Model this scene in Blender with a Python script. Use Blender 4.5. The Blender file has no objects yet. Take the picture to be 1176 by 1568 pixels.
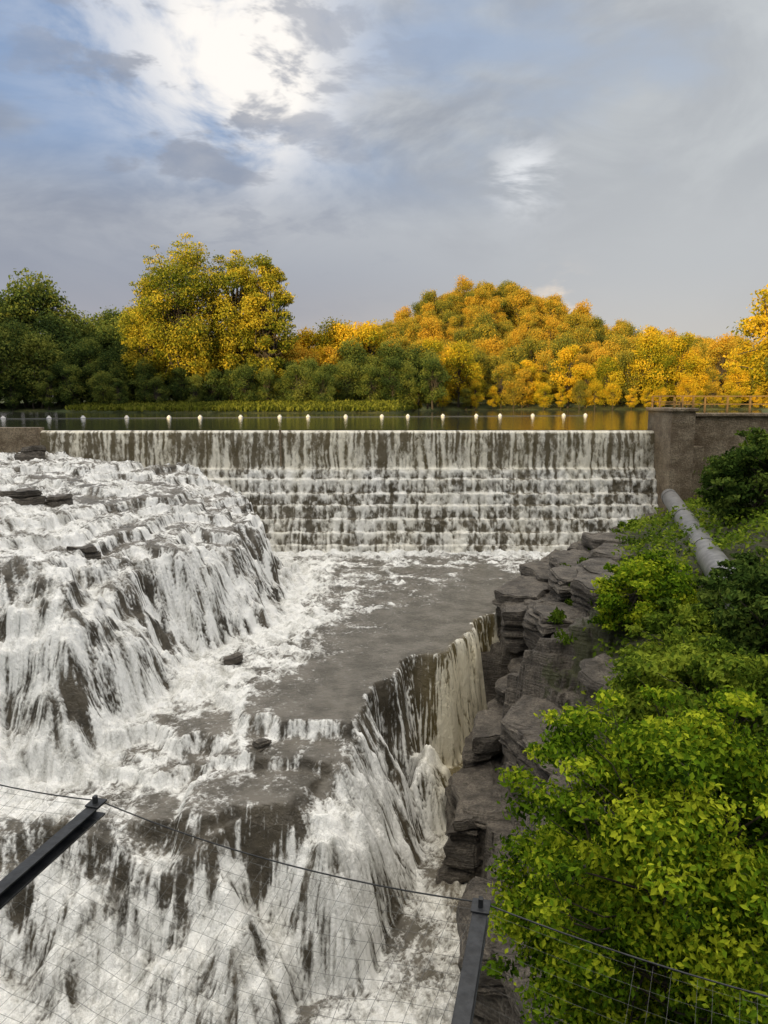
import bpy, bmesh, math, numpy as np
from mathutils import Vector
rng=np.random.default_rng(7)
scene=bpy.context.scene
def link(o,parent=None):
    scene.collection.objects.link(o)
    if parent is not None: o.parent=parent
    return o
def empty(name,loc=(0,0,0)):
    o=bpy.data.objects.new(name,None); o.location=loc; return link(o)
# ---------------- noise helpers
TAB=np.random.default_rng(3).random((256,256))
def vn(x,y,seed=0):
    x=x+seed*17.3; y=y+seed*31.7
    xi=np.floor(x).astype(int); yi=np.floor(y).astype(int)
    fx=x-xi; fy=y-yi; fx=fx*fx*(3-2*fx); fy=fy*fy*(3-2*fy)
    a=TAB[xi&255,yi&255]; b=TAB[(xi+1)&255,yi&255]; c=TAB[xi&255,(yi+1)&255]; d=TAB[(xi+1)&255,(yi+1)&255]
    return (a*(1-fx)+b*fx)*(1-fy)+(c*(1-fx)+d*fx)*fy
def fbm(x,y,o=4,seed=0):
    s=0;a=1;t=0
    for i in range(o):
        s=s+a*vn(x*2**i,y*2**i,seed+i*5); t+=a; a*=.5
    return s/t
def ss(a,b,x):
    t=np.clip((x-a)/(b-a),0,1); return t*t*(3-2*t)
def polysd(px,py,poly):
    d=np.full(px.shape,1e9); inside=np.zeros(px.shape,bool); n=len(poly)
    for i in range(n):
        ax,ay=poly[i]; bx,by=poly[(i+1)%n]
        ex,ey=bx-ax,by-ay
        t=np.clip(((px-ax)*ex+(py-ay)*ey)/(ex*ex+ey*ey),0,1)
        d=np.minimum(d,(px-ax-t*ex)**2+(py-ay-t*ey)**2)
        if ay!=by:
            c=((ay>py)!=(by>py))&(px<(bx-ax)*(py-ay)/(by-ay)+ax)
            inside^=c
    d=np.sqrt(d); return np.where(inside,d,-d)
def mesh_np(name,verts,quads,attrs=None,smooth=True,mats=()):
    me=bpy.data.meshes.new(name)
    nv=len(verts); nq=len(quads)
    me.vertices.add(nv); me.vertices.foreach_set('co',np.ascontiguousarray(verts,dtype=np.float32).ravel())
    me.loops.add(nq*4); me.loops.foreach_set('vertex_index',np.ascontiguousarray(quads,dtype=np.int32).ravel())
    me.polygons.add(nq); me.polygons.foreach_set('loop_start',np.arange(0,nq*4,4,dtype=np.int32))
    me.polygons.foreach_set('use_smooth',np.full(nq,smooth))
    for m in mats: me.materials.append(m)
    me.update(calc_edges=True)
    for k,v in (attrs or {}).items():
        a=me.attributes.new(k,'FLOAT','POINT'); a.data.foreach_set('value',np.ascontiguousarray(v,dtype=np.float32).ravel())
    return me
def grid_quads(ny,nx):
    i=np.arange(ny*nx).reshape(ny,nx)
    return np.stack([i[:-1,:-1],i[:-1,1:],i[1:,1:],i[1:,:-1]],-1).reshape(-1,4)
def grid_obj(name,X,Y,Z,attrs,mat,parent=None):
    q=grid_quads(*X.shape)
    v=np.stack([X,Y,Z],-1).reshape(-1,3)
    me=mesh_np(name,v,q,attrs,True,[mat])
    return link(bpy.data.objects.new(name,me),parent)
def boxes(name,lst,mat,parent=None,bevel=.03):
    bm=bmesh.new()
    for (x0,x1,y0,y1,z0,z1) in lst:
        r=bmesh.ops.create_cube(bm,size=1)
        for v in r['verts']:
            v.co=Vector((x0+(v.co.x+.5)*(x1-x0),y0+(v.co.y+.5)*(y1-y0),z0+(v.co.z+.5)*(z1-z0)))
    me=bpy.data.meshes.new(name); bm.to_mesh(me); bm.free(); me.materials.append(mat)
    o=link(bpy.data.objects.new(name,me),parent)
    if bevel>0:
        m=o.modifiers.new('bevel','BEVEL'); m.width=bevel; m.segments=2
    return o
# ---------------- materials
def newmat(name):
    m=bpy.data.materials.new(name); m.use_nodes=True; nt=m.node_tree; nt.nodes.clear()
    out=nt.nodes.new('ShaderNodeOutputMaterial'); return m,nt,out
class N:
    def __init__(s,nt): s.nt=nt
    def node(s,t,ins=None,**kw):
        n=s.nt.nodes.new(t)
        for k,v in kw.items(): setattr(n,k,v)
        for k,v in (ins or {}).items():
            if hasattr(v,'links'): s.nt.links.new(v,n.inputs[k])
            else: n.inputs[k].default_value=v
        return n
    def math(s,op,a,b=0.0,c=None,clamp=False):
        ins={0:a,1:b}
        if c is not None: ins[2]=c
        return s.node('ShaderNodeMath',ins,operation=op,use_clamp=clamp).outputs[0]
    def mix(s,f,a,b,blend='MIX'):
        n=s.nt.nodes.new('ShaderNodeMix'); n.data_type='RGBA'; n.blend_type=blend
        for idx,v in ((0,f),(6,a),(7,b)):
            if hasattr(v,'links'): s.nt.links.new(v,n.inputs[idx])
            else: n.inputs[idx].default_value=v
        return n.outputs[2]
    def rng(s,v,a,b,c=0.,d=1.,sm=True):
        n=s.node('ShaderNodeMapRange',{'Value':v,'From Min':a,'From Max':b,'To Min':c,'To Max':d})
        n.interpolation_type='SMOOTHSTEP' if sm else 'LINEAR'
        return n.outputs[0]
    def noise(s,vec,scale,detail=4,rough=.55,dist=0.):
        return s.node('ShaderNodeTexNoise',{'Vector':vec,'Scale':scale,'Detail':detail,'Roughness':rough,'Distortion':dist}).outputs['Fac']
    def attr(s,name): return s.node('ShaderNodeAttribute',attribute_name=name).outputs['Fac']
    def pos(s): return s.node('ShaderNodeNewGeometry').outputs['Position']
    def mapping(s,vec,scale): return s.node('ShaderNodeMapping',{'Vector':vec,'Scale':scale}).outputs[0]
def C(r,g,b): return (r,g,b,1)
def link_(nt,a,b): nt.links.new(a,b)

def water_mat(name,far=False):
    m,nt,out=newmat(name); n=N(nt); p=n.pos()
    foam=n.attr('foam'); lic=n.attr('lic'); tan=n.attr('tan'); steep=n.attr('steep')
    pv=n.mapping(p,(1,1,.5))
    n1=n.noise(pv,6.0 if not far else 4.,4,.72,.4)
    f=n.math('ADD',foam,n.math('MULTIPLY',n.math('SUBTRACT',n1,.5),1.35))
    fac=n.rng(f,.26,.82)
    nl=n.rng(n.noise(p,.9,4,.6),.35,.65)
    dark=n.mix(nl,C(.085,.077,.064),C(.165,.15,.128))
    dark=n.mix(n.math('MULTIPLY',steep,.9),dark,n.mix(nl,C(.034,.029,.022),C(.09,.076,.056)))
    dark=n.mix(tan,dark,C(.17,.13,.05))
    wf=n.rng(n.math('ADD',n.math('MULTIPLY',lic,.7),n.math('MULTIPLY',n.noise(pv,17,3,.7),.9)),.4,1.1)
    white=n.mix(wf,C(.48,.475,.445),C(.93,.925,.90))
    white=n.mix(tan,white,C(.76,.67,.45))
    col=n.mix(fac,dark,white)
    rough=n.rng(fac,0,1,.1,.7,False)
    rip=n.noise(n.mapping(p,(1,1.7,1)),5.5,4,.62,.5)
    hb=n.mix(n.rng(foam,.3,.6),rip,n.math('MULTIPLY',n1,1.6))
    b=n.node('ShaderNodeBump',{'Height':hb,'Strength':.85,'Distance':.11}).outputs[0]
    bs=n.node('ShaderNodeBsdfPrincipled',{'Base Color':col,'Roughness':rough,'Normal':b})
    bs.inputs['IOR'].default_value=1.33
    link_(nt,bs.outputs[0],out.inputs[0]); return m
M_water=water_mat('white_water')
M_damwater=water_mat('overflow_white_water',True)

def lake_mat():
    m,nt,out=newmat('lake_water'); n=N(nt); p=n.pos()
    h=n.noise(n.mapping(p,(.5,1.4,1)),.9,3,.6)
    b=n.node('ShaderNodeBump',{'Height':h,'Strength':.2,'Distance':.1}).outputs[0]
    bs=n.node('ShaderNodeBsdfPrincipled',{'Base Color':C(.04,.045,.03),'Roughness':.05,'Normal':b}); bs.inputs['IOR'].default_value=1.33
    link_(nt,bs.outputs[0],out.inputs[0]); return m
M_lake=lake_mat()

def rock_mat(name,c1,c2,moss=.0,scale=1.,strata=True):
    m,nt,out=newmat(name); n=N(nt); p=n.pos()
    a=n.noise(p,1.2*scale,5,.65); c=n.noise(n.mapping(p,(.4,.4,6 if strata else .8)),2.2*scale,4,.65)
    fine=n.noise(p,11*scale,5,.72)
    col=n.mix(n.rng(n.math('ADD',n.math('MULTIPLY',a,.5),n.math('MULTIPLY',c,.5)),.38,.62),C(*c1),C(*c2))
    col=n.mix(n.rng(fine,.35,.65,.0,.7),col,C(*[v*.4 for v in c1]))
    if moss>0:
        g=n.attr('moss')
        mm=n.rng(n.math('ADD',g,n.math('MULTIPLY',n.math('SUBTRACT',n.noise(p,1.3,4,.7),.5),1.9)),.38,.6)
        mc=n.mix(n.noise(p,7,3,.7),C(.03,.035,.012),C(.10,.11,.035))
        col=n.mix(n.math('MULTIPLY',mm,.8),col,mc)
    hh=n.math('ADD',n.math('MULTIPLY',c,1.4 if strata else .4),n.math('MULTIPLY',fine,.8))
    b=n.node('ShaderNodeBump',{'Height':hh,'Strength':1.,'Distance':.2}).outputs[0]
    bs=n.node('ShaderNodeBsdfPrincipled',{'Base Color':col,'Roughness':.5,'Normal':b})
    link_(nt,bs.outputs[0],out.inputs[0]); return m
M_rock=rock_mat('wet_shale',(.080,.066,.050),(.27,.23,.18),moss=1)
M_conc=rock_mat('old_concrete',(.19,.13,.07),(.44,.35,.23),strata=False,scale=.8)

def ground_mat():
    m,nt,out=newmat('grassy_ground'); n=N(nt); p=n.pos()
    a=n.noise(p,.12,4,.6); c=n.noise(p,3,4,.7)
    col=n.mix(n.rng(a,.35,.65),C(.05,.075,.015),C(.13,.13,.03))
    col=n.mix(n.rng(c,.35,.7,0,.7),col,C(.03,.04,.012))
    b=n.node('ShaderNodeBump',{'Height':c,'Strength':.8,'Distance':.4}).outputs[0]
    bs=n.node('ShaderNodeBsdfPrincipled',{'Base Color':col,'Roughness':.9,'Normal':b})
    link_(nt,bs.outputs[0],out.inputs[0]); return m
M_ground=ground_mat()
def simple(name,col,rough=.5,metal=0.,var=.3,sc=6):
    m,nt,out=newmat(name); n=N(nt); p=n.pos()
    a=n.noise(p,sc,4,.65)
    cc=n.mix(n.rng(a,.3,.7),C(*col),C(*[v*(1-var) for v in col]))
    b=n.node('ShaderNodeBump',{'Height':a,'Strength':.2,'Distance':.02}).outputs[0]
    bs=n.node('ShaderNodeBsdfPrincipled',{'Base Color':cc,'Roughness':rough,'Metallic':metal,'Normal':b})
    link_(nt,bs.outputs[0],out.inputs[0]); return m
M_pipe=simple('galvanised_pipe',(.25,.245,.24),.45,.2,.45,2.2)
M_steel=simple('dark_painted_steel',(.035,.037,.04),.45,.3,.6,25)
M_wire=simple('steel_wire',(.17,.17,.16),.5,.5,.4,40)
M_buoy=simple('white_buoy_plastic',(.7,.68,.65),.5,0,.15,5)
M_deck=simple('weathered_deck',(.16,.14,.12),.8,0,.4,8)
M_rust=simple('rusty_rail',(.28,.17,.06),.6,.1,.4,12)
M_bark=simple('bark',(.09,.07,.05),.9,0,.5,9)
def leaf_mat(name,c1,c2,c3,trans=.35,objvar=None):
    m,nt,out=newmat(name); n=N(nt)
    t=n.attr('tint')
    if objvar is not None:
        r=n.node('ShaderNodeObjectInfo').outputs['Random']
        t=n.math('ADD',t,n.math('MULTIPLY',n.math('SUBTRACT',r,.5),objvar),clamp=True)
    rp=n.node('ShaderNodeValToRGB',{'Fac':t}); e=rp.color_ramp.elements
    e[0].position=.1; e[0].color=C(*c1); e[1].position=.92; e[1].color=C(*c3); k=e.new(.5); k.color=C(*c2)
    col=rp.outputs[0]
    d=n.node('ShaderNodeBsdfDiffuse',{'Color':col}); tr=n.node('ShaderNodeBsdfTranslucent',{'Color':col})
    mx=n.node('ShaderNodeMixShader',{0:trans,1:d.outputs[0],2:tr.outputs[0]})
    link_(nt,mx.outputs[0],out.inputs[0]); return m
L_bright=leaf_mat('leaves_bright',(.025,.055,.006),(.14,.245,.014),(.50,.55,.035),.4)
L_mid=leaf_mat('leaves_mid',(.03,.055,.008),(.12,.19,.02),(.32,.38,.04),.35)
L_dark=leaf_mat('leaves_dark',(.015,.03,.007),(.06,.105,.02),(.15,.20,.035),.3)
L_gold=leaf_mat('leaves_gold',(.18,.20,.02),(.58,.44,.03),(.80,.50,.035),.3,.55)
L_green=leaf_mat('leaves_green',(.04,.065,.022),(.11,.155,.038),(.24,.25,.05),.3,.5)
L_hill=leaf_mat('leaves_hill',(.14,.16,.035),(.38,.31,.04),(.60,.36,.04),.25,.9)
L_cott=leaf_mat('leaves_cottonwood',(.09,.13,.02),(.35,.33,.035),(.68,.50,.05),.3)

# ================= WATER / FALLS HEIGHTFIELD
G=.06
xs=np.arange(-31,17.5,G); ys=np.arange(9,56.4,G)
X,Y=np.meshgrid(xs,ys)
wx=X+ (fbm(X*.35,Y*.35,5,1)-.5)*3.4; wy=Y+(fbm(X*.35,Y*.35,5,2)-.5)*3.4
wx2=X+ (fbm(X*.6,Y*.6,4,3)-.5)*1.5; wy2=Y+(fbm(X*.6,Y*.6,4,4)-.5)*1.5
terr=[(-15.2,60),(-15.0,55.5),(-11.2,52),(-8.3,48),(-7.9,43),(-8.7,38),(-9.8,35),(-11.0,33),(-12.0,30.5),(-13.2,28.9),(-16,28.2),(-20,28),(-45,28),(-45,60)]
gorge=[(6.4,39.2),(3.1,32.9),(.7,31.5),(.3,29.5),(-.7,27),(-1.7,23.9),(-2.7,22.0),(-4.7,21.1),(-8.7,21.3),(-13,21.0),(-45,20.4),(-45,-10),(40,-10),(40,38.7),(8,38.9)]
sdA=polysd(wx,wy,terr); sdB=polysd(wx2,wy2,gorge)
cp=np.array([(-26,56.5,-3.9),(-15,56,-4.8),(-11,52,-6.2),(-7.4,48,-7.5),(-7.5,38,-7.7),(-10,33,-7.1),(-11,30,-6.9),(-11.5,27,-6.7),(-13.7,27.5,-5.9),(-22,54,-4.3),(-14,36.5,-5.9),(-19,36,-5.0),(-25,30,-4.9),(-16,46,-5.1),(-20,28,-5.4),(-30,45,-4.2)])
num=0;den=0
for a,b,c in cp:
    w=1/((X-a)**2+(Y-b)**2+1.5)**1.6; num=num+w*c; den=den+w
Zt=num/den
Zt=Zt+.14*(fbm(X*1.2,Y*1.2,3,12)-.5)+.6*(fbm(X*.35,Y*.35,3,14)-.5)
shelf=ss(25.3,25.0,Y+(fbm(X*.5,Y*.5,3,21)-.5)*2.6)*ss(-1.2,-1.7,X-(Y-24)*.15)
shelf2=ss(23.5,23.25,Y+(fbm(X*.6,Y*.6,3,22)-.5)*2.6)*ss(-1.5,-2.0,X-(Y-24)*.15)
shelf3=ss(-5.8,-6.3,X+(fbm(X*.5,Y*.5,3,24)-.5)*2.2)*ss(29.5,28.5,Y)
Zp=-11.5+.012*(Y-25)-.55*shelf-.35*shelf2-.4*shelf3
Zr=-17.2+.06*np.clip(Y-20,0,40)
wA=3.1+3.4*ss(33,27.5,Y)*ss(-8,-12,X)+2.2*(fbm(X*.25,Y*.25,2,31)-.5)
uA=np.clip(-sdA/wA,0,1)
def rounddrop(u): return np.clip(.45*u+.55*ss(0,1,u),0,1)
Z1=Zt+(Zp-Zt)*rounddrop(uA)
wB=.75+3.0*ss(.36,.68,fbm(X*.26,Y*.26,2,41))*ss(32,29,Y)+1.0*ss(-1,-5,X)
uB=np.clip(sdB/wB,0,1)
H=Z1+(Zr-Z1)*rounddrop(uB)
def strat(H,q,nz,lo=.35,hi=.9):
    zz=H/q+nz; f=zz-np.floor(zz); return H+q*(ss(lo,hi,f)-f)
infall=np.clip(ss(.0,.10,uA)*ss(1,.93,uA)+ss(.0,.08,uB)*ss(1,.94,uB),0,1)
infall=infall*(.12+.8*ss(.38,.62,fbm(X*.3,Y*.3,3,95)))
HS=strat(H,1.5,fbm(X*.22,Y*.22,3,91)*3.2,.45,.88)
HS=.62*HS+.38*strat(H,.6,fbm(X*.45,Y*.45,3,92)*3.0,.5,.95)
tm=(sdA>0)
HT=strat(H,.5,fbm(X*.25,Y*.2,3,93)*2.0,.78,1.0)
H=H+(HS-H)*infall+ (HT-H)*tm
def blur(a,k):
    for _ in range(k):
        a=(a+np.roll(a,1,0)+np.roll(a,-1,0))/3; a=(a+np.roll(a,1,1)+np.roll(a,-1,1))/3
    return a
Hs=blur(H,1)
gy,gx=np.gradient(blur(H,9),G)
sy,sx=np.gradient(blur(H,2),G); sl_loc=np.sqrt(sx*sx+sy*sy)
cn=fbm(X*.45,Y*.45,3,51); cy,cx=np.gradient(cn,G)
cn_b=fbm(X*1.3,Y*1.3,2,52); cyb,cxb=np.gradient(cn_b,G)
dx=-gx+.30*cy+.14*cyb; dy=-gy-.30*cx-.14*cxb-.03
mag=np.sqrt(dx*dx+dy*dy)+1e-6; slope=np.sqrt(gx*gx+gy*gy)
dx/=mag; dy/=mag
fac3=1/np.sqrt(1+slope**2)
ny,nx=X.shape
def lic(noise,K,ds):
    acc=np.zeros_like(noise); IY,IX=np.mgrid[0:ny,0:nx]
    for sgn in (1,-1):
        fx=IX.astype(np.float32).copy(); fy=IY.astype(np.float32).copy()
        for k in range(K):
            ix=np.clip(np.rint(fx).astype(np.int32),0,nx-1); iy=np.clip(np.rint(fy).astype(np.int32),0,ny-1)
            acc+=noise[iy,ix]
            st=ds/G*fac3[iy,ix]*sgn
            fx+=dx[iy,ix]*st; fy+=dy[iy,ix]*st
    return (acc-acc.mean())/acc.std()
Lf=lic(rng.random(X.shape),6,.08)
Lc=lic(vn(X*3.6,Y*3.6,61),5,.12)
Lcc=lic(vn(X*1.3,Y*1.3,62),8,.2)
iso=(fbm(X*2.2,Y*2.2,5,63)-.5)*7
fall=ss(.25,1.1,slope)
outA=np.clip(-sdA-wA,0,99)
pool=.10+.64*np.exp(-(outA/1.8)**1.2)+.18*np.exp(-outA/5)
pool=np.maximum(pool,.10+.75*np.exp(-(np.clip(53.9-Y,0,99)/1.3)**2)+.22*np.exp(-np.clip(53.9-Y,0,99)/5))
qx=X+2.2*(fbm(X*.5,Y*.5,3,74)-.5); qy=Y+2.2*(fbm(X*.5,Y*.5,3,75)-.5)
marb=1-np.abs(fbm(qx*.5,qy*.36,4,71)-.5)*10
marb2=1-np.abs(fbm(qx*1.2,qy*.9,4,76)-.5)*8
mk=np.clip(ss(13,1,outA)*ss(3.0,-2.,X-(Y-36)*.5)+.8*ss(41,50,Y),0,1)
pool=pool+(.42*np.clip(marb,0,1)+.25*np.clip(marb2,0,1))*mk
pool=pool+.36*ss(.25,.7,sl_loc)+.08*shelf+.22*shelf*np.clip(marb2,0,1)
terrF=.35+.42*(fbm(X*.3,Y*.3,3,72)-.5)*2+.24*np.clip(marb2,0,1)+.22*np.clip(marb,0,1)+.34*ss(.15,.6,sl_loc)
big=(fbm(X*.45,Y*.45,3,77)-.5)*2
F=np.where(sdA>0,terrF,pool)
F=np.where((uA>0)&(uA<1),.47+.28*ss(.0,.5,uA)+.20*ss(1.7,.5,sl_loc)-.12*ss(1.8,3.8,sl_loc)+.42*big,F)
chute=ss(4.2,5.0,X-(Y-36)*.5); curtain=ss(.2,.9,X)*(1-chute)*ss(28.5,30,Y)
F=np.where((sdB>0),.33+.24*ss(.05,.6,uB)+.28*ss(1.9,.6,sl_loc)*ss(.1,.3,uB)-.08*ss(2.5,5,sl_loc)+.46*big-.15*curtain*(uB<.9)+.28*chute,F)
riv=.60+.7*(fbm(X*.6,Y*.6,3,73)-.5)*2
F=np.where(uB>=1,riv,F)
F=blur(F,3)
amp=.07+.06*fall+.03*ss(.2,.5,F)+.03*tm
calm=ss(.42,.2,F)*(1-fall)
foam=F+amp*(1-.8*calm)*(.8*Lf+.7*Lc+.5*Lcc+.9*iso)+curtain*(sdB>0)*.07*Lf
licv=np.clip(.5+.13*Lf+.13*Lc+.12*iso,0,1)
tan=ss(.5,3.5,X-(31-Y)*.15)*ss(-.4,.3,sdB)*.75+ss(-1.5,2.5,X)*(Y<38)*ss(-.2,.2,sdB)*ss(37,20,Y)*.12
tan=np.clip(.04+tan+.12*ss(46,30,Y)*ss(0,6,X),0,.8)
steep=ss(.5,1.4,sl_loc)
rough_amt=ss(.3,.65,F)
H2=Hs+(.028*(1+.3*np.clip(slope,0,2)))*(.5*Lf+.7*Lc+.8*Lcc)*(.2+.8*rough_amt)*(1-.8*calm)*ss(56,55,Y)*ss(-.1,.3,np.abs(sdB))
H2+=(fbm(X*2.2,Y*2.2,4,81)-.5)*(.05+.50*rough_amt)+(fbm(X*6,Y*6,2,82)-.5)*(.01+.17*rough_amt)
grid_obj('waterfall',X,Y,H2,{'foam':foam,'lic':licv,'tan':tan,'steep':steep},M_water)

# ================= DAM
dam=empty('dam')
prof=[(57.2,-2.34),(56.95,-2.36),(56.75,-2.5),(56.62,-3.2),(56.55,-5.15)]
y0,z0=56.5,-5.15
hs=[.8,1.05,.85,1.0,.95,.9,1.0]; cum=[0]
for h in hs:
    prof.append((y0-.26,z0-.10)); prof.append((y0-.36,z0-h+.02)); y0-=.36; z0-=h; cum.append(cum[-1]+h)
prof.append((y0-.2,-12.4))
P=np.array(prof)
seg=np.r_[0,np.cumsum(np.hypot(*(P[1:]-P[:-1]).T))]
t=np.arange(0,seg[-1],.06)
dxs=np.arange(-26.2,20.65,.05)
TX,TT=np.meshgrid(dxs,t); PY=np.interp(TT,seg,P[:,0]); PZ=np.interp(TT,seg,P[:,1])
TXw=TX+.3*(fbm(TX*.8,TT*.8,3,5)-.5)
low=ss(-4.9,-5.6,PZ)
st1=vn(TXw*7,TT*.45,101); st2=vn(TXw*3,TT*.3,102); st3=fbm(TXw*.9,TT*.2,3,103); rag=fbm(TX*3.2,TT*2.2,4,104); big_=fbm(TX*.5,TT*.6,3,106)
dz=-5.15-PZ+.40*(fbm(TX*.9,TT*0,3,107)-.5)
cum=np.array(cum); idx=np.clip(np.searchsorted(cum,dz,side='right')-1,0,6); phase=np.clip((dz-cum[idx])/np.array(hs)[idx],0,1)
top=.42+.65*(st1-.5)+.38*(st2-.5)+.26*(st3-.5)+.25*(rag-.5)+.12*ss(-3.2,-5,PZ)
top=top+.35*ss(-2.6,-2.4,PZ)
bot=.56+.20*ss(.6,.0,phase)+1.05*(rag-.5)+.40*(st1-.5)+.35*(st3-.5)+.35*(st2-.5)-.10*ss(.75,1,phase)+.7*(big_-.5)
fo=top*(1-low)+bot*low+ .4*ss(-10.8,-11.7,PZ)
outw=.05+.25*(rag-.3)*low+.12*(st2-.5)+.05*st1
grid_obj('overflow_water',TX,PY-outw*1.3-.04,PZ+outw*.3*low,{'foam':fo,'lic':np.clip(.12+.78*rag+.3*(st1-.5),0,1),'tan':np.clip(.46-.20*low+.3*(st3-.5),0,1),'steep':.4+0*TX},M_damwater,dam)
bx=np.array([-31.5,20.62]); bp=np.vstack([P+np.array([.14,-.12]),[[54,-14],[60,-14]],[[60,-2.6]]])
BX,_=np.meshgrid(bx,bp[:,0]); BY=np.repeat(bp[:,0:1],2,1); BZ=np.repeat(bp[:,1:2],2,1)
grid_obj('dam_wall',BX,BY,BZ,{'moss':np.zeros(BX.shape)},M_conc,dam)
boxes('crest_wall',[(-32,-26.2,56.5,57.4,-6,-2.1),(-7.95,-7.8,56.25,56.5,-5,-2.25)],M_conc,dam,.04)
ab=empty('concrete_abutment')
boxes('pier',[(20.6,22.3,53.3,58.2,-13.5,-.85),(20.45,22.45,53.15,58.4,-.85,-.6)],M_conc,ab,.06)
boxes('retaining_wall',[(22.3,33,55.6,57.2,-10,-1.25),(22.3,33,55.4,57.4,-1.25,-1.0),(22.45,23.6,54.6,55.6,-10,-3.4)],M_conc,ab,.06)
rl=[]
for i in range(8):
    x=20.8+i*1.7; rl.append((x-.06,x+.06,56.3,56.42,-1.0 if i>0 else -.6,.3))
rl+= [(20.8,33,56.29,56.39,.21,.30),(20.8,33,56.29,56.39,-.38,-.30)]
rl+= [(20.76,20.86,53.5,58,.21,.30),(20.76,20.86,53.5,58,-.2,-.13),(20.75,20.87,53.5,53.62,-.6,.30),(20.75,20.87,57.9,58.02,-.6,.30),(22.1,22.22,53.5,53.62,-.6,.30),(20.9,22.1,53.5,53.6,.21,.30),(20.9,22.1,53.5,53.58,-.2,-.13)]
boxes('railing',rl,M_rust,ab,0)

# ================= LAKE
lm=bpy.data.meshes.new('lake'); lm.from_pydata([(-140,57.1,-2.3),(240,57.1,-2.3),(240,260,-2.3),(-140,260,-2.3)],[],[(0,1,2,3)]); lm.materials.append(M_lake)
link(bpy.data.objects.new('lake',lm))
# ================= GROUND
def shore(x): return np.interp(x,[-200,-70,-48,-30,2,9,40,120,200],[150,148,134,128,129,168,172,180,185])
def hillz(x,y):
    s=ss(185,300,y)
    return (30*np.exp(-((x-38)/46)**2)+5*np.exp(-((x-130)/60)**2)+2)*s
def Gz(x,y):
    wob=(fbm(x*.06,y*.06,3,201)-.5)*5
    dl=np.minimum(np.minimum(y-56,shore(x)-y+wob),np.minimum((.5*y+1-x)*.9,x+130))
    z=np.where(dl>0,np.maximum(-4.5,-2.2-dl*.5),-2.2+np.minimum(-dl*.10,1.4))
    z=z+np.where(y>100,hillz(x,y),0)
    gorge_=(y<57)&(x>-31)&(x<28)
    z=np.where(y<57,np.where(x<=-31,-2.8,-4.3+np.clip((x-28)*.25,0,5)),z)
    z=np.where(gorge_,-19.5,z)
    shade_rid=np.interp(x,[-400,-200,-165,-140,-110,10,45],[60,57,45,33,22,21,0])  # added ridge behind camera, unseen; heights shaped to shade gorge and lower left trees
    z=z+shade_rid*np.exp(-((y+62)/14)**2)+np.where((y<-40)&gorge_,15.,0)
    return z
gx_=np.unique(np.r_[-3000,-1500,-800,np.arange(-420,420,14),np.arange(-100,150,3),800,1500,3000]).astype(float)
gy_=np.unique(np.r_[-3000,-1500,-600,-300,np.arange(-160,400,8),np.arange(-90,-30,3),np.arange(40,230,2.5),600,1500,3000]).astype(float)
GX,GY=np.meshgrid(gx_,gy_)
grid_obj('ground',GX,GY,Gz(GX,GY),{},M_ground)

# ================= ROCK BANK
rx=np.arange(2.0,32,.085); ry=np.arange(6,57.5,.1); RX,RY=np.meshgrid(rx,ry)
by_=[6,18.2,20,22.7,23.8,25.2,29.2,31,33,36.5,38.7,43,46.4,50,53,54,58]
bx_=[2.8,2.9,3.3,3.8,3.2,2.9,3.5,4.8,5.6,6.4,7.0,8.6,10.5,13.3,15,19,20]
def bank_d(x,y): return x-np.interp(y,by_,bx_)
blk=(np.floor(fbm(RX*.6,RY*.35,2,301)*9)/9-.5)
d=bank_d(RX,RY)+blk*2.2+(fbm(RX*1.1,RY*1.1,4,302)-.5)*1.0
PU=([-3,-.4,0,.15,.9,1.1,2.4,2.6,5,10,16,24],[-2,-.6,.1,.75,.9,1.5,1.75,2.3,3.2,5.2,8,9.5])
PM=([-3,0,.4,.9,1.2,2.2,2.5,5,10,16,24],[-1,0,2.6,3.4,5.4,5.9,6.9,8.5,11,13.2,14.5])
PL=([-3,0,.15,.35,2.4,2.9,3.3,6,10,16,24],[-1,0,2.1,2.7,3.1,4.6,5.2,7.8,9.6,12.6,14])
def bankprof(d,y):
    wu=ss(35.0,37.0,y); wl=ss(30.5,29.,y)
    return (np.interp(d,*PU)-11.7)*wu+(1-wu)*((np.interp(d,*PL)-17.3)*wl+(np.interp(d,*PM)-17.2)*(1-wl))
RZ=bankprof(d,RY)
q=.55; zz=RZ/q+(fbm(RX*.25,RY*.25,3,303))*2.0; fr=zz-np.floor(zz)
stepd=q*(ss(.7,.95,fr)-fr)
RZ2=RZ+stepd*ss(14,4,d)+(fbm(RX*2.5,RY*2.5,4,304)-.5)*.14+(fbm(RX*.5,RY*.5,3,305)-.5)*.8*ss(1,6,d)
moss=ss(2.8,5.5,d)*1.0
rb=grid_obj('rock_bank',RX,RY,RZ2,{'moss':moss},M_rock)
def bankz(x,y):
    j=int(np.clip((y-ry[0])/.1,0,len(ry)-1)); i=int(np.clip((x-rx[0])/.085,0,len(rx)-1)); return RZ2[j,i]
rs=np.random.default_rng(45)
def slab(bm,cx,cy,z0,z1,rxx,ryy,rot,tilt,shape):
    n=len(shape); bot=[];top=[]
    for a,k in shape:
        k=k*rs.uniform(.95,1.04)
        x=rxx*k*math.cos(a); y=ryy*k*math.sin(a)
        X_=x*math.cos(rot)-y*math.sin(rot); Y_=x*math.sin(rot)+y*math.cos(rot)
        tz=X_*tilt[0]+Y_*tilt[1]
        bot.append(bm.verts.new((cx+X_,cy+Y_,z0+tz)))
        j=rs.uniform(.95,1.0); top.append(bm.verts.new((cx+X_*j,cy+Y_*j,z1+tz)))
    bm.faces.new(top); bm.faces.new(bot[::-1])
    for i in range(n): bm.faces.new((bot[i],bot[(i+1)%n],top[(i+1)%n],top[i]))
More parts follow.
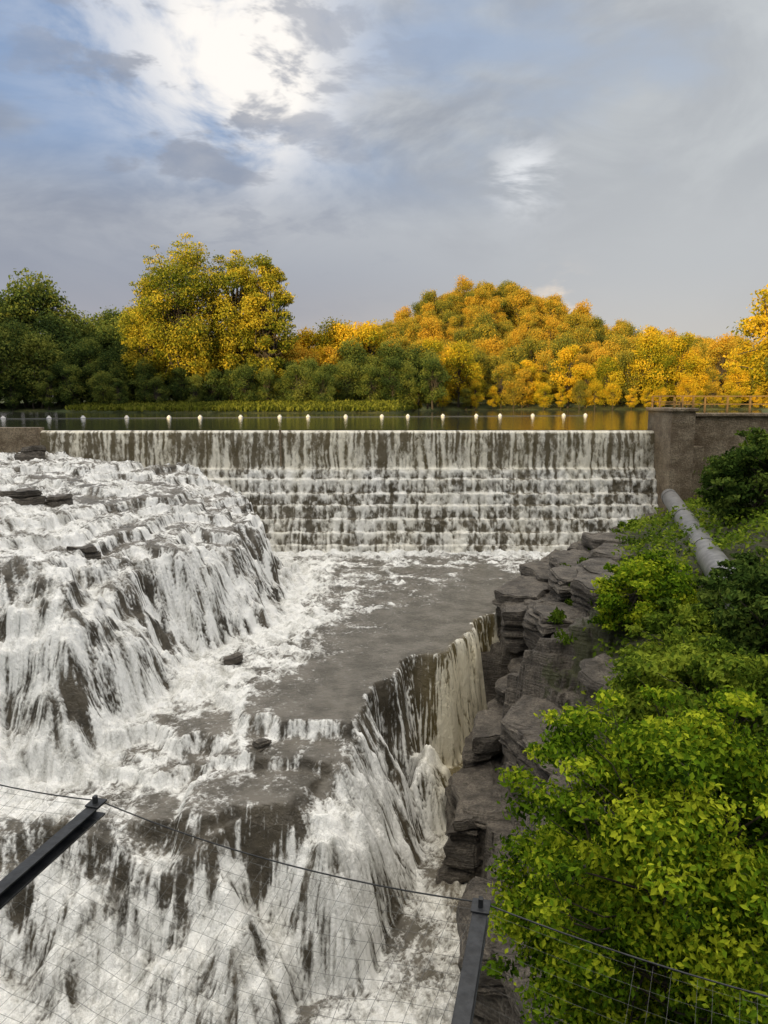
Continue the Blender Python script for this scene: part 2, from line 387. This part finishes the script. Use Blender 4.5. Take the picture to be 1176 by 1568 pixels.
def rshape(rs):
    n=rs.integers(6,9); ang=(np.arange(n)+rs.uniform(-.3,.3,n))*2*math.pi/n
    return [(a,rs.uniform(.82,1.12)/max(abs(math.cos(a)),abs(math.sin(a)))**.6) for a in ang]
def finish(bm,name,parent):
    bmesh.ops.recalc_face_normals(bm,faces=bm.faces)
    bmesh.ops.bevel(bm,geom=list(bm.edges),offset=.06,segments=2,affect='EDGES')
    for L in (.55,.3):
        bmesh.ops.triangulate(bm,faces=[f for f in bm.faces if len(f.verts)>3])
        bmesh.ops.subdivide_edges(bm,edges=[e for e in bm.edges if e.calc_length()>L],cuts=1 if L<.5 else 2,use_grid_fill=True)
    bmesh.ops.triangulate(bm,faces=[f for f in bm.faces if len(f.verts)>3])
    me=bpy.data.meshes.new(name); bm.to_mesh(me); bm.free(); me.materials.append(M_rock)
    co_=np.empty(len(me.vertices)*3); me.vertices.foreach_get('co',co_); co_=co_.reshape(-1,3)
    x_,y_,z_=co_.T.copy()
    nz=fbm(x_*.8+z_*.7,y_*.8-z_*.4,4,311)-.5; nz2=fbm(x_*.8+9,y_*.8+z_*.9,4,312)-.5
    nz3=fbm(x_*1.3,y_*1.3,4,313)-.5; st_=vn(z_*4.5+x_*.3,y_*.25,314)-.5
    co_[:,0]+=nz*.75+st_*.22; co_[:,1]+=nz2*.75+st_*.12; co_[:,2]+=nz3*.40
    me.vertices.foreach_set('co',co_.ravel()); me.update()
    a=me.attributes.new('moss','FLOAT','POINT'); a.data.foreach_set('value',np.full(len(x_),.05,dtype=np.float32))
    return link(bpy.data.objects.new(name,me),parent)
bm=bmesh.new(); yv=16.5
while yv<52:
    for off,skip in ((.75,.05),(3.0,.2),(5.0,.4)):
        if rs.random()<skip: continue
        y=yv+rs.uniform(-.8,.8); bxx=float(np.interp(y,by_,bx_)); x=bxx+off+rs.uniform(-.4,.5)
        zt=float(bankprof(np.array([off+.3]),np.array([y]))[0])+rs.uniform(-.25,.7)*(1 if off<2 else .5)
        zb=(-12.3 if y>36 else -17.8) if off<2 else zt-1.6
        rx_,ry_=(rs.uniform(.9,1.35),rs.uniform(1.5,2.9)) if off<2 else (rs.uniform(1.1,1.9),rs.uniform(1.3,2.6))
        slopey=math.atan2(float(np.interp(y+1,by_,bx_)-np.interp(y-1,by_,bx_)),2); rot=-slopey+rs.uniform(-.3,.3)
        tilt=(rs.uniform(-.10,.05),rs.uniform(-.08,.08)); shape=rshape(rs)
        z=zt; k=0; ox=oy=0
        while z>zb and k<12:
            h=rs.choice([.15,.22,.35,.5,.8])
            if rs.random()<.45: ox+=rs.uniform(-.3,.3); oy+=rs.uniform(-.3,.3)
            g=rs.uniform(.84,1.04)
            slab(bm,x+ox,y+oy,z-h,z-.03,rx_*g,ry_*g,rot+rs.uniform(-.05,.05),tilt,shape); z-=h; k+=1
    yv+=rs.uniform(1.9,2.8)
finish(bm,'shale_blocks',rb)
bm=bmesh.new()
for (x,y,z,a,b,h) in [(-19.3,38,-4.65,1.7,.8,.35),(-21.2,37.2,-4.6,1.3,.7,.3),(-25.7,54,-3.4,1.0,.5,.4),(-6.7,31.0,-11.1,.55,.4,.35),(-17.5,39.2,-5.05,.8,.5,.25),(-13.2,31.5,-6.3,.9,.35,.3),(-4.6,24.4,-11.85,.5,.25,.2)]:
    slab(bm,x,y,z-1.2,z-h,a,b,.3,(.03,.02),rshape(rs)); slab(bm,x+.12,y+.1,z-h+.02,z,a*.8,b*.8,.25,(.03,.02),rshape(rs))
finish(bm,'ledge_rocks',rb)

# ================= PIPE
def curve_obj(name,splines,rad,mat,parent=None,res=2):
    cu=bpy.data.curves.new(name,'CURVE'); cu.dimensions='3D'; cu.bevel_depth=rad; cu.bevel_resolution=res; cu.use_fill_caps=True
    for pts in splines:
        s=cu.splines.new('POLY'); s.points.add(len(pts)-1)
        s.points.foreach_set('co',np.c_[np.array(pts),np.ones(len(pts))].ravel())
    cu.materials.append(mat)
    return link(bpy.data.objects.new(name,cu),parent)
pipe=empty('penstock_pipe')
pa=np.array([20.6,53.0,-6.9]); pb=np.array([11.55,23.0,-6.6])
pts=[pa+(pb-pa)*k for k in np.linspace(0,1,20)]
curve_obj('pipe_body',[pts],.55,M_pipe,pipe,10)
for k in (.05,.36,.68):
    c=pa+(pb-pa)*k; e=(pb-pa)/np.linalg.norm(pb-pa)*.05
    curve_obj('flange',[[c-e,c+e]],.585,M_pipe,pipe,10)

# ================= BUOYS
def buoy(x,y):
    me=bpy.data.meshes.new('buoy'); bm=bmesh.new()
    bmesh.ops.create_uvsphere(bm,u_segments=14,v_segments=8,radius=.30)
    for v in bm.verts: v.co.z*=.7
    r=bmesh.ops.create_cone(bm,cap_ends=True,segments=12,radius1=.17,radius2=.12,depth=.14)
    for v in r['verts']: v.co.z+=.23
    bm.to_mesh(me); bm.free(); me.materials.append(M_buoy); me.polygons.foreach_set('use_smooth',[True]*len(me.polygons))
    o=bpy.data.objects.new('buoy',me); o.location=(x,y,-2.25); link(o)
prev=[]
for i in range(18):
    yy=90+i*1.05; x=-46+i*4.65+(.5*math.sin(i*2.1))-(.012*i*i); buoy(x,yy); prev.append((x,yy,-2.27))
curve_obj('buoy_rope',[prev],.03,M_wire)

# ================= TREES
def leaves(r,lobes,n,size,nrm_out=.8,hollow=.5,zmin=None,tintlobe=.3,droop=0.,fuzz=.13):
    lob=np.array(lobes); c=lob[:,:3]; rad=lob[:,3:6]
    w=(rad.prod(1))**(2/3); k=r.choice(len(lob),n,p=w/w.sum())
    dr=r.normal(size=(n,3)); dr/=np.linalg.norm(dr,axis=1,keepdims=True)
    f=1-hollow*r.random(n)**1.5+np.abs(r.normal(size=n))*fuzz
    p=c[k]+dr*rad[k]*f[:,None]
    if zmin is not None: p[:,2]=np.maximum(p[:,2],zmin+r.random(n)*.5)
    nm=dr*nrm_out+r.normal(size=(n,3))*.6+np.array([0,0,.3]); nm/=np.linalg.norm(nm,axis=1,keepdims=True)
    lt=r.random(len(lob))
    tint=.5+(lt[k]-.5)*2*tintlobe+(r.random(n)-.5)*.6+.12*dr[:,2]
    return kite(r,p,nm,size*(.55+.9*r.random(n)),np.clip(tint,0,1),droop)
def kite(r,p,nm,s,tint,droop=0.):
    n=len(p)
    rd=r.normal(size=(n,3)); rd[:,2]-=droop
    t=np.cross(nm,np.cross(rd,nm)); t/=np.linalg.norm(t,axis=1,keepdims=True)+1e-9
    b=np.cross(nm,t); s=s[:,None]
    v=np.stack([p-t*s*.5,p+b*s*.27-t*s*.05+nm*s*.08,p+t*s*.5-nm*s*.05,p-b*s*.27-t*s*.05+nm*s*.08],1).reshape(-1,3)
    return v,np.repeat(tint,4)
def tube(pts,rad,seg=7):
    pts=np.array(pts,float); V=[];Q=[]
    for i,p in enumerate(pts):
        dd=pts[min(i+1,len(pts)-1)]-pts[max(i-1,0)]; dd/=np.linalg.norm(dd)+1e-9
        a=np.cross(dd,[.3,1,.2]); a/=np.linalg.norm(a)+1e-9; b=np.cross(dd,a)
        for j in range(seg):
            an=2*math.pi*j/seg; V.append(p+rad[i]*(a*math.cos(an)+b*math.sin(an)))
    for i in range(len(pts)-1):
        for j in range(seg): Q.append((i*seg+j,i*seg+(j+1)%seg,(i+1)*seg+(j+1)%seg,(i+1)*seg+j))
    return np.array(V),np.array(Q)
def wiggly(r,a,b,n,amp):
    a=np.array(a,float);b=np.array(b,float); L=np.linalg.norm(b-a)
    return [a+(b-a)*k+ (r.normal(size=3)*amp*L*math.sin(math.pi*k)) for k in np.linspace(0,1,n)]
def tree_mesh(name,seed,height,crad,cz,crz,nlobes,nleaf,lsize,mat,trunk_r,lobe_f=(.28,.48),twigs=0,hollow=.55,base=(0,0,0),cxy=(0,0),droop=0.,zmin=None,shape=1.0,fuzz=.13,sprays=0,sp=(.92,1.12)):
    r=np.random.default_rng(seed); lobes=[]
    for i in range(nlobes):
        for _ in range(30):
            q=r.uniform(-1,1,3)
            if np.linalg.norm(q)<1: break
        q=q/max(np.linalg.norm(q),.01)*np.linalg.norm(q)**.6*.85
        taper=1-.35*max(q[2],0)*shape
        lr=crad*r.uniform(*lobe_f)
        lobes.append((cxy[0]+q[0]*crad*taper,cxy[1]+q[1]*crad*taper,cz+q[2]*crz,lr,lr,lr*r.uniform(.55,.9)))
    for i in range(sprays):
        q=r.normal(size=3); q/=np.linalg.norm(q); q*=r.uniform(*sp)
        lr=crad*r.uniform(.06,.13)
        lobes.append((cxy[0]+q[0]*crad,cxy[1]+q[1]*crad,cz+q[2]*crz,lr*1.3,lr*1.3,lr*.5))
    lv,lt=leaves(r,lobes,nleaf,lsize,hollow=hollow,droop=droop,zmin=zmin,fuzz=fuzz)
    V=[lv];T=[lt]; nq=len(lv)//4; Q=[np.arange(nq*4).reshape(-1,4)]; off=len(lv)
    tubes=[]
    top=(cxy[0],cxy[1],cz+crz*.6)
    tp=wiggly(r,base,top,8,.025); tubes.append(tube(tp,np.linspace(trunk_r,trunk_r*.2,8),8))
    for L in lobes:
        k=r.integers(2,6); a=tp[k]
        lp=wiggly(r,a,L[:3],5,.05); tubes.append(tube(lp,np.linspace(trunk_r*.38,trunk_r*.06,5),5))
        for _ in range(twigs):
            dr=r.normal(size=3); dr/=np.linalg.norm(dr); e=np.array(L[:3])+dr*L[3]*.95
            tubes.append(tube(wiggly(r,L[:3],e,4,.06),np.linspace(trunk_r*.06,trunk_r*.02,4),4))
    nleafq=nq; cnt=0
    for tv,tq in tubes:
        V.append(tv); Q.append(tq+off); off+=len(tv); T.append(np.zeros(len(tv))); cnt+=len(tq)
    me=mesh_np(name,np.vstack(V),np.vstack(Q),{'tint':np.concatenate(T)},False,[mat,M_bark])
    mi=np.zeros(nleafq+cnt,dtype=np.int32); mi[nleafq:]=1; me.polygons.foreach_set('material_index',mi)
    return me
def place(name,me,loc,rot=0,sc=1,parent=None,scz=None):
    o=bpy.data.objects.new(name,me); o.location=loc; o.rotation_euler=(0,0,rot); o.scale=(sc,sc,scz or sc); return link(o,parent)

variants=[tree_mesh('forest_tree_mesh',500+i,16,[4.6,3.9,5.2,4.2,4.8][i],8.3,[7.4,8,7.0,7.8,6.8][i],38,7600,.42,L_gold,.32,zmin=.3,lobe_f=(.2,.4),hollow=.55,fuzz=.34) for i in range(5)]
def variant_set(mat):
    o=[]
    for v in variants:
        c=v.copy(); c.materials[0]=mat; o.append(c)
    return o
V_gold=variants; V_green=variant_set(L_green); V_hill=variant_set(L_hill)
r=np.random.default_rng(12)
fh=empty('hillside_forest')
for yy in np.arange(192,312,8.2):
    for xx in np.arange(-30,200,7.6):
        x=xx+r.uniform(-3,3); y=yy+r.uniform(-3,3)
        if y<shore(np.array(x))+8: continue
        z=float(Gz(np.array([x]),np.array([y]))[0]); s=r.uniform(.72,1.1)
        place('tree',V_hill[r.integers(5)],(x,y,z-.5),r.uniform(0,6.28),s,fh,s*r.uniform(.85,1.15))
fs=empty('lakeshore_trees')
for x in np.arange(9,130,4.4):
    for row in range(3):
        xx=x+r.uniform(-1.8,1.8); y=float(shore(np.array(xx)))+[.5,4,12][row]+r.uniform(-1,1.5)
        s=[r.uniform(.3,.5),r.uniform(.62,1.12),r.uniform(.6,.95)][row]*(1.0 if xx<75 else .8)
        vs=V_gold if r.random()<.8 else V_hill
        place('tree',vs[r.integers(5)],(xx,y,-2.3),r.uniform(0,6.28),s,fs,s*r.uniform(.9,1.15))
for x,y,s in [(52,96,.5),(60,112,.6),(70,130,.7),(80,145,.8),(92,165,.9),(44,78,.4),(100,172,.9)]:
    place('tree',V_gold[r.integers(5)],(x+3,y,-1.9),r.uniform(0,6.28),s,fs)
fc=empty('left_bank_forest')
for x in np.arange(-62,10,4.2):
    for row in range(3):
        xx=x+r.uniform(-2,2); y=150+row*8+r.uniform(-2,2)
        if xx>0 and row==2: continue
        s=[.66,.88,1.14][row]*r.uniform(.88,1.12)
        vs=V_green if (row<2 or xx<-40) else V_gold
        if row==1 and -24<xx<-8: vs=V_hill
        place('tree',vs[r.integers(5)],(xx,y,-1.9),r.uniform(0,6.28),s,fc)
for x in np.arange(-118,-46,4.6):
    for row in range(3):
        xx=x+r.uniform(-2,2); y=153+row*8+r.uniform(-2,2)
        k=np.interp(xx,[-110,-78,-66,-58,-48],[1.8,1.9,1.5,1.5,1.5])
        s=[.62,.80,1.0][row]*k*r.uniform(.82,1.06)
        place('tree',V_green[r.integers(5)],(xx,y,-2.0),r.uniform(0,6.28),s,fc)
for x in np.arange(-118,-12,3.4):
    xx=x+r.uniform(-1,1); s=r.uniform(.42,.66); y=(143 if xx>-56 else 149)+r.uniform(-2,2)
    place('tree',V_green[r.integers(5)],(xx,y,-2.3),r.uniform(0,6.28),s,fc)
for i,(x,y,h,rad) in enumerate([(-39.5,148,35.5,8.6),(-29,151,34,6.2),(-22.8,149,32,5.0),(-46,151,29.5,6.0)]):
    me=tree_mesh('cottonwood_mesh',700+i,h,rad,h*.52,h*.46,[90,80,70,64][i],[38000,28000,21000,18000][i],.44,L_cott,.6,lobe_f=(.17,.33),hollow=.5,shape=.7,fuzz=.28,sprays=34,sp=(.80,.98))
    place('cottonwood_tree',me,(x,y,-2.2))
rr=np.random.default_rng(5); n=9000
x=rr.uniform(-60,8,n); y=shore(x)+rr.uniform(-1.5,14,n); p=np.c_[x,y,np.full(n,-1.7)]
p[:,2]=-1.9+np.clip((y-shore(x))*.08,0,1.2)+.35
nm=rr.normal(size=(n,3)); nm[:,2]*=.3; nm[:,1]-=.5; nm/=np.linalg.norm(nm,axis=1,keepdims=True)
v,t_=kite(rr,p,nm,np.full(n,.9)*(.5+rr.random(n)),rr.random(n),1.5)
me=mesh_np('shore_grass',v,np.arange(len(v)).reshape(-1,4),{'tint':t_},False,[leaf_mat('reed_leaves',(.07,.08,.015),(.14,.16,.02),(.24,.24,.04),.3)])
link(bpy.data.objects.new('shore_grass',me))
me=tree_mesh('tree_mesh',810,15,5.2,8,6.6,50,18000,.32,L_gold,.35,lobe_f=(.15,.3),fuzz=.3,sprays=20); place('maple_tree',me,(37.0,68,-2.6))
me=tree_mesh('tree_mesh',811,11,4.5,5.5,4.5,34,12000,.34,L_green,.3,lobe_f=(.18,.34)); place('maple_tree',me,(36,62,-4.0))

def bank_tree(name,cx,cy,cz,cr,crz,bx0,by0,nl,nleaf,ls,mat,seed,tr=.12,twigs=2,droop=.6,hollow=.8,lf=(.13,.27),sprays=30):
    bz=bankz(bx0,by0)-.3
    me=tree_mesh(name+'_mesh',seed,0,cr,cz-bz,crz,nl,nleaf,ls,mat,tr,lobe_f=lf,twigs=twigs,hollow=hollow,cxy=(cx-bx0,cy-by0),droop=droop,shape=.6,fuzz=.25,sprays=sprays)
    place(name,me,(bx0,by0,bz))
bank_tree('maple_sapling',4.4,10.2,-6.4,2.3,1.95,6.4,11.2,74,62000,.10,L_bright,901,.085,twigs=3,sprays=70,lf=(.10,.27))
bank_tree('maple_sapling',4.6,11.4,-9.2,2.5,2.0,6.8,12.4,70,44000,.115,L_bright,902,.085,twigs=2,sprays=60,lf=(.10,.27))
bank_tree('maple_sapling',7.1,15.6,-6.5,1.9,1.35,8.6,16.4,50,24000,.13,L_mid,903,.08,sprays=36)
bank_tree('shrub',10.4,19.4,-6.1,1.8,1.5,11.2,20.2,46,16000,.17,L_dark,904,.08)
bank_tree('shrub',10.7,29.3,-7.9,2.1,1.7,11.6,29.8,50,19000,.17,L_bright,905,.08)
bank_tree('shrub',9.9,23.5,-8.1,1.8,1.4,10.4,23.8,48,16000,.16,L_mid,906,.08)
bank_tree('elm_tree',19.0,36.5,-4.4,3.0,2.9,19.6,37,80,26000,.22,L_dark,907,.16)
bank_tree('elm_tree',24.8,47,-4.1,2.4,2.2,24.8,48,56,15000,.26,L_mid,908,.16)
bank_tree('elm_tree',21.3,43.5,-4.9,2.3,2.2,21.5,44,56,16000,.24,L_dark,914,.14)
bank_tree('shrub',15.2,43,-8.8,1.0,.7,15.2,43.2,20,5000,.18,L_mid,909,.06)
bank_tree('shrub',8.9,12.6,-9.6,2.6,3.0,9.4,13,60,22000,.16,L_dark,910,.1)
bank_tree('shrub',14.6,28.0,-7.2,1.6,1.4,14.8,28.2,40,13000,.18,L_dark,911,.08)
bank_tree('shrub',12.0,24.2,-6.9,1.5,1.3,12.2,24.4,40,14000,.17,L_dark,915,.08)
bank_tree('shrub',7.0,17.5,-9.6,1.6,1.4,7.4,17.8,44,15000,.14,L_bright,912,.08)
bank_tree('shrub',5.1,13.8,-12.2,1.6,1.8,6.0,14.2,44,15000,.14,L_mid,913,.08)
n=60000; x=rr.uniform(5,31,n); y=rr.uniform(8,57,n); d_=bank_d(x,y); keep=(d_>4.2+rr.random(n)*2.)&~((y>53)&(x<24)); x=x[keep];y=y[keep]
j=np.clip(((y-ry[0])/.1).astype(int),0,len(ry)-1); i=np.clip(((x-rx[0])/.085).astype(int),0,len(rx)-1)
cl=fbm(x*.6,y*.6,3,401); p=np.c_[x,y,RZ2[j,i]+rr.random(len(x))*(.2+.9*cl)]
nm=rr.normal(size=(len(x),3))*.6+np.array([0,-.3,.8]); nm/=np.linalg.norm(nm,axis=1,keepdims=True)
v,t_=kite(rr,p,nm,.16+.14*rr.random(len(x)),np.clip(cl+rr.normal(size=len(x))*.15,0,1))
tu=[];tt=[]
for k in range(26):
    cyy=rr.uniform(30,50); cxx=float(np.interp(cyy,by_,bx_))+rr.uniform(2.4,4.6); m_=80
    ang=rr.uniform(0,6.28,m_); rad_=rr.random(m_)*rr.uniform(.2,.5); px=cxx+np.cos(ang)*rad_; pyy=cyy+np.sin(ang)*rad_*1.4
    tu.append(np.c_[px,pyy,np.full(m_,bankz(cxx,cyy)+.35)+rr.random(m_)*.4]); tt.append(rr.random(m_)*.5+.1)
tu=np.vstack(tu); nm=rr.normal(size=(len(tu),3)); nm[:,2]*=.4; nm/=np.linalg.norm(nm,axis=1,keepdims=True)
v2,t2=kite(rr,tu,nm,.16+.14*rr.random(len(tu)),np.concatenate(tt),1.)
V=np.vstack([v,v2])
me=mesh_np('undergrowth',V,np.arange(len(V)).reshape(-1,4),{'tint':np.r_[t_,t2]},False,[L_mid]); link(bpy.data.objects.new('undergrowth',me))

# ================= FOOTBRIDGE, OUTRIGGERS, NET
fb=empty('suspension_footbridge')
O0=np.array([-1.24,3.0,-1.76]); st=np.array([1.58,-.66,.0]); outd=np.array([.242,.97,0.]); outd/=np.linalg.norm(outd)
def beam(name,a,b,w,h,mat,parent):
    a=np.array(a);b=np.array(b); d=b-a; L=np.linalg.norm(d)
    bl=[(-w/2,w/2,0,L,h/2-.008,h/2),(-w/2,w/2,0,L,-h/2,-h/2+.008),(-w/2,-w/2+.008,.001,L-.001,-h/2+.008,h/2-.008),(-w/2+.02,-w/2+.026,.1,.18,-h/2+.008,h/2-.008),
        (-w/2-.006,w/2+.006,L-.06,L+.01,h/2,h/2+.008),(-.008,.008,L-.04,L-.02,h/2+.008,h/2+.04)]
    o=boxes(name,bl,mat,parent,.002)
    q=Vector(d).to_track_quat('Y','Z'); o.rotation_mode='QUATERNION'; o.rotation_quaternion=q; o.location=a; return o
tips=[O0+st*k for k in range(-2,5)]
for tip in tips:
    beam('outrigger',tip-outd*2.35+np.array([0,0,-.02]),tip,.052,.06,M_steel,fb)
def catenary(a,b,sag,n=14):
    return [a+(b-a)*k-np.array([0,0,sag*4*k*(1-k)]) for k in np.linspace(0,1,n)]
cab=[]
for a,b in zip(tips[:-1],tips[1:]): cab.append([p+np.array([0,0,.03]) for p in catenary(a,b,.06)])
curve_obj('edge_cable',cab,.0030,M_steel,fb,3)
d1=boxes('deck',[(-6,8,-2.2,0,-.12,0)]+[(-6,8,-.09,.0,.002,.12)],M_deck,fb,.01)
ang=math.atan2(st[1],st[0]); d1.rotation_euler=(0,0,ang); d1.location=tips[2]-outd*2.45+np.array([0,0,-.02])
Ltot=np.linalg.norm(tips[-1]-tips[0]); sd=(tips[-1]-tips[0])/Ltot; sp=.06
r=np.random.default_rng(9)
Wn=2.3
def netpt(s,w):
    k=(s/np.linalg.norm(st))%1.0
    sagc=.06*4*k*(1-k)*(w/Wn); sag=.30*math.sin(math.pi*min(max(w/Wn,0),1))*(.6+.4*math.sin(math.pi*k))
    wob=np.array([.02*math.sin(w*6+s*2.3)+.01*math.sin(s*13+w*3),.018*math.sin(s*5+w*4)+.008*math.sin(s*17),.012*math.sin(s*9+w*7)])
    return tips[0]+sd*s-outd*(Wn-w)*1.0+np.array([0,0,.02-sagc-sag])+wob*math.sin(math.pi*min(w/Wn,1))
SR=3*np.linalg.norm(st)
ne=empty('safety_net')
for nm_,s0,s1,rad_ in (('net_panel',0,SR,.0008),('net_panel_far',SR,Ltot,.00045)):
    net=[]
    for s in np.arange(s0-(.5 if s0==0 else 0),s1,sp):
        jj=r.normal()*.005
        net.append([netpt(min(max(s+jj+ .22*w,s0),s1),w) for w in np.linspace(.0,Wn,18)])
    for w in np.arange(0,Wn,sp):
        net.append([netpt(s,w) for s in np.linspace(s0,s1,52)])
    curve_obj(nm_,net,rad_,M_wire,ne,0)

# ================= WORLD
el=math.radians(8); az=math.radians(210)
w=bpy.data.worlds.new("World"); scene.world=w; w.use_nodes=True; nt=w.node_tree; nt.nodes.clear(); n=N(nt)
out=nt.nodes.new('ShaderNodeOutputWorld')
sky=n.node('ShaderNodeTexSky',sky_type='NISHITA',sun_disc=False,sun_elevation=el,sun_rotation=az)
tc=n.node('ShaderNodeTexCoord').outputs['Generated']
sx=n.node('ShaderNodeSeparateXYZ',{0:tc}); dxx,dyy,dzz=sx.outputs
def mp(loc,sc): return n.node('ShaderNodeMapping',{'Vector':tc,'Location':loc,'Scale':sc}).outputs[0]
cn1=n.noise(mp((2.3,.4,.9),(1,1,2.2)),2.1,5,.55,.25)
cn2=n.noise(mp((3.1,7.7,2.),(1,1,2.)),4.2,6,.58,.5)
cn3=n.noise(mp((9.1,1.7,5.),(1,1,2.6)),7.5,5,.6,.3)
def lobe(v,power):
    v=Vector(v).normalized()
    dt=n.node('ShaderNodeVectorMath',{0:tc,1:tuple(v)},operation='DOT_PRODUCT').outputs['Value']
    return n.math('POWER',n.math('MAXIMUM',dt,0.),power)
S=10.0
def K(r_,g_,b_): return C(r_*S,g_*S,b_*S)
blue=n.mix(.8,sky.outputs[0],K(.27,.41,.68))
grey=n.mix(n.rng(cn2,.33,.66),K(.26,.295,.37),K(.51,.55,.60))
mask=n.rng(n.math('ADD',cn1,n.math('MULTIPLY',n.rng(dzz,.15,.4),-.07)),.40,.56,.18,1.)
mask=n.math('MAXIMUM',mask,n.rng(dzz,.34,.20))
col=n.mix(mask,blue,grey)
low=n.mix(n.rng(dxx,-.35,.4),K(.34,.365,.43),K(.47,.475,.50))
low=n.mix(n.rng(cn2,.35,.65,0.,.4),low,K(.27,.285,.345))
col=n.mix(n.rng(dzz,.32,.10,0,.9),col,low)
warm=n.mix(n.rng(dxx,-.3,.3),K(.52,.46,.44),K(.72,.59,.43))
col=n.mix(n.rng(dzz,.17,.0,0,.8),col,warm)
col=n.mix(n.math('MULTIPLY',lobe((.42,1.0,.26),14),.6),col,K(.59,.61,.61))
gl=n.math('ADD',n.math('MULTIPLY',lobe((-.24,1.08,.52),90),.8),n.math('MULTIPLY',lobe((-.17,1.07,.41),300),.9),clamp=True)
gm=n.math('MULTIPLY',gl,n.rng(cn2,.34,.54),clamp=True)
col=n.mix(gm,col,K(1.02,.98,.93))
scud=n.math('MULTIPLY',n.math('MULTIPLY',lobe((-.24,1.07,.44),50),n.rng(cn3,.50,.61)),.9,clamp=True)
col=n.mix(scud,col,K(.30,.33,.40))
g2=n.math('MULTIPLY',n.math('MULTIPLY',lobe((.19,1.05,.295),1300),1.1),n.rng(cn3,.46,.64),clamp=True)
col=n.mix(g2,col,K(.80,.82,.85))
g3=n.math('MULTIPLY',n.math('MULTIPLY',lobe((.24,1.05,.135),2500),1.3),n.rng(cn3,.42,.58),clamp=True)
col=n.mix(g3,col,K(.80,.70,.60))
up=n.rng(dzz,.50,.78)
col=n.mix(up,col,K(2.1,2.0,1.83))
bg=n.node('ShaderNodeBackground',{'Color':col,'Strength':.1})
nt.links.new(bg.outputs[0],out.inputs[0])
sl=bpy.data.lights.new('sun','SUN'); sl.energy=5; sl.angle=math.radians(.5); sl.color=(1,.75,.34)
so=link(bpy.data.objects.new('sun',sl))
sd_=Vector((math.sin(az)*math.cos(el),math.cos(az)*math.cos(el),math.sin(el)))
so.rotation_euler=sd_.to_track_quat('Z','Y').to_euler()
cam=bpy.data.cameras.new('camera'); cam.sensor_fit='VERTICAL'; cam.sensor_height=36; cam.lens=26; cam.clip_end=6000; cam.clip_start=.05
co=link(bpy.data.objects.new('camera',cam)); co.rotation_euler=(math.radians(90-8.64),0,0); scene.camera=co
scene.view_settings.view_transform='Standard'; scene.view_settings.look='None'; scene.view_settings.exposure=0
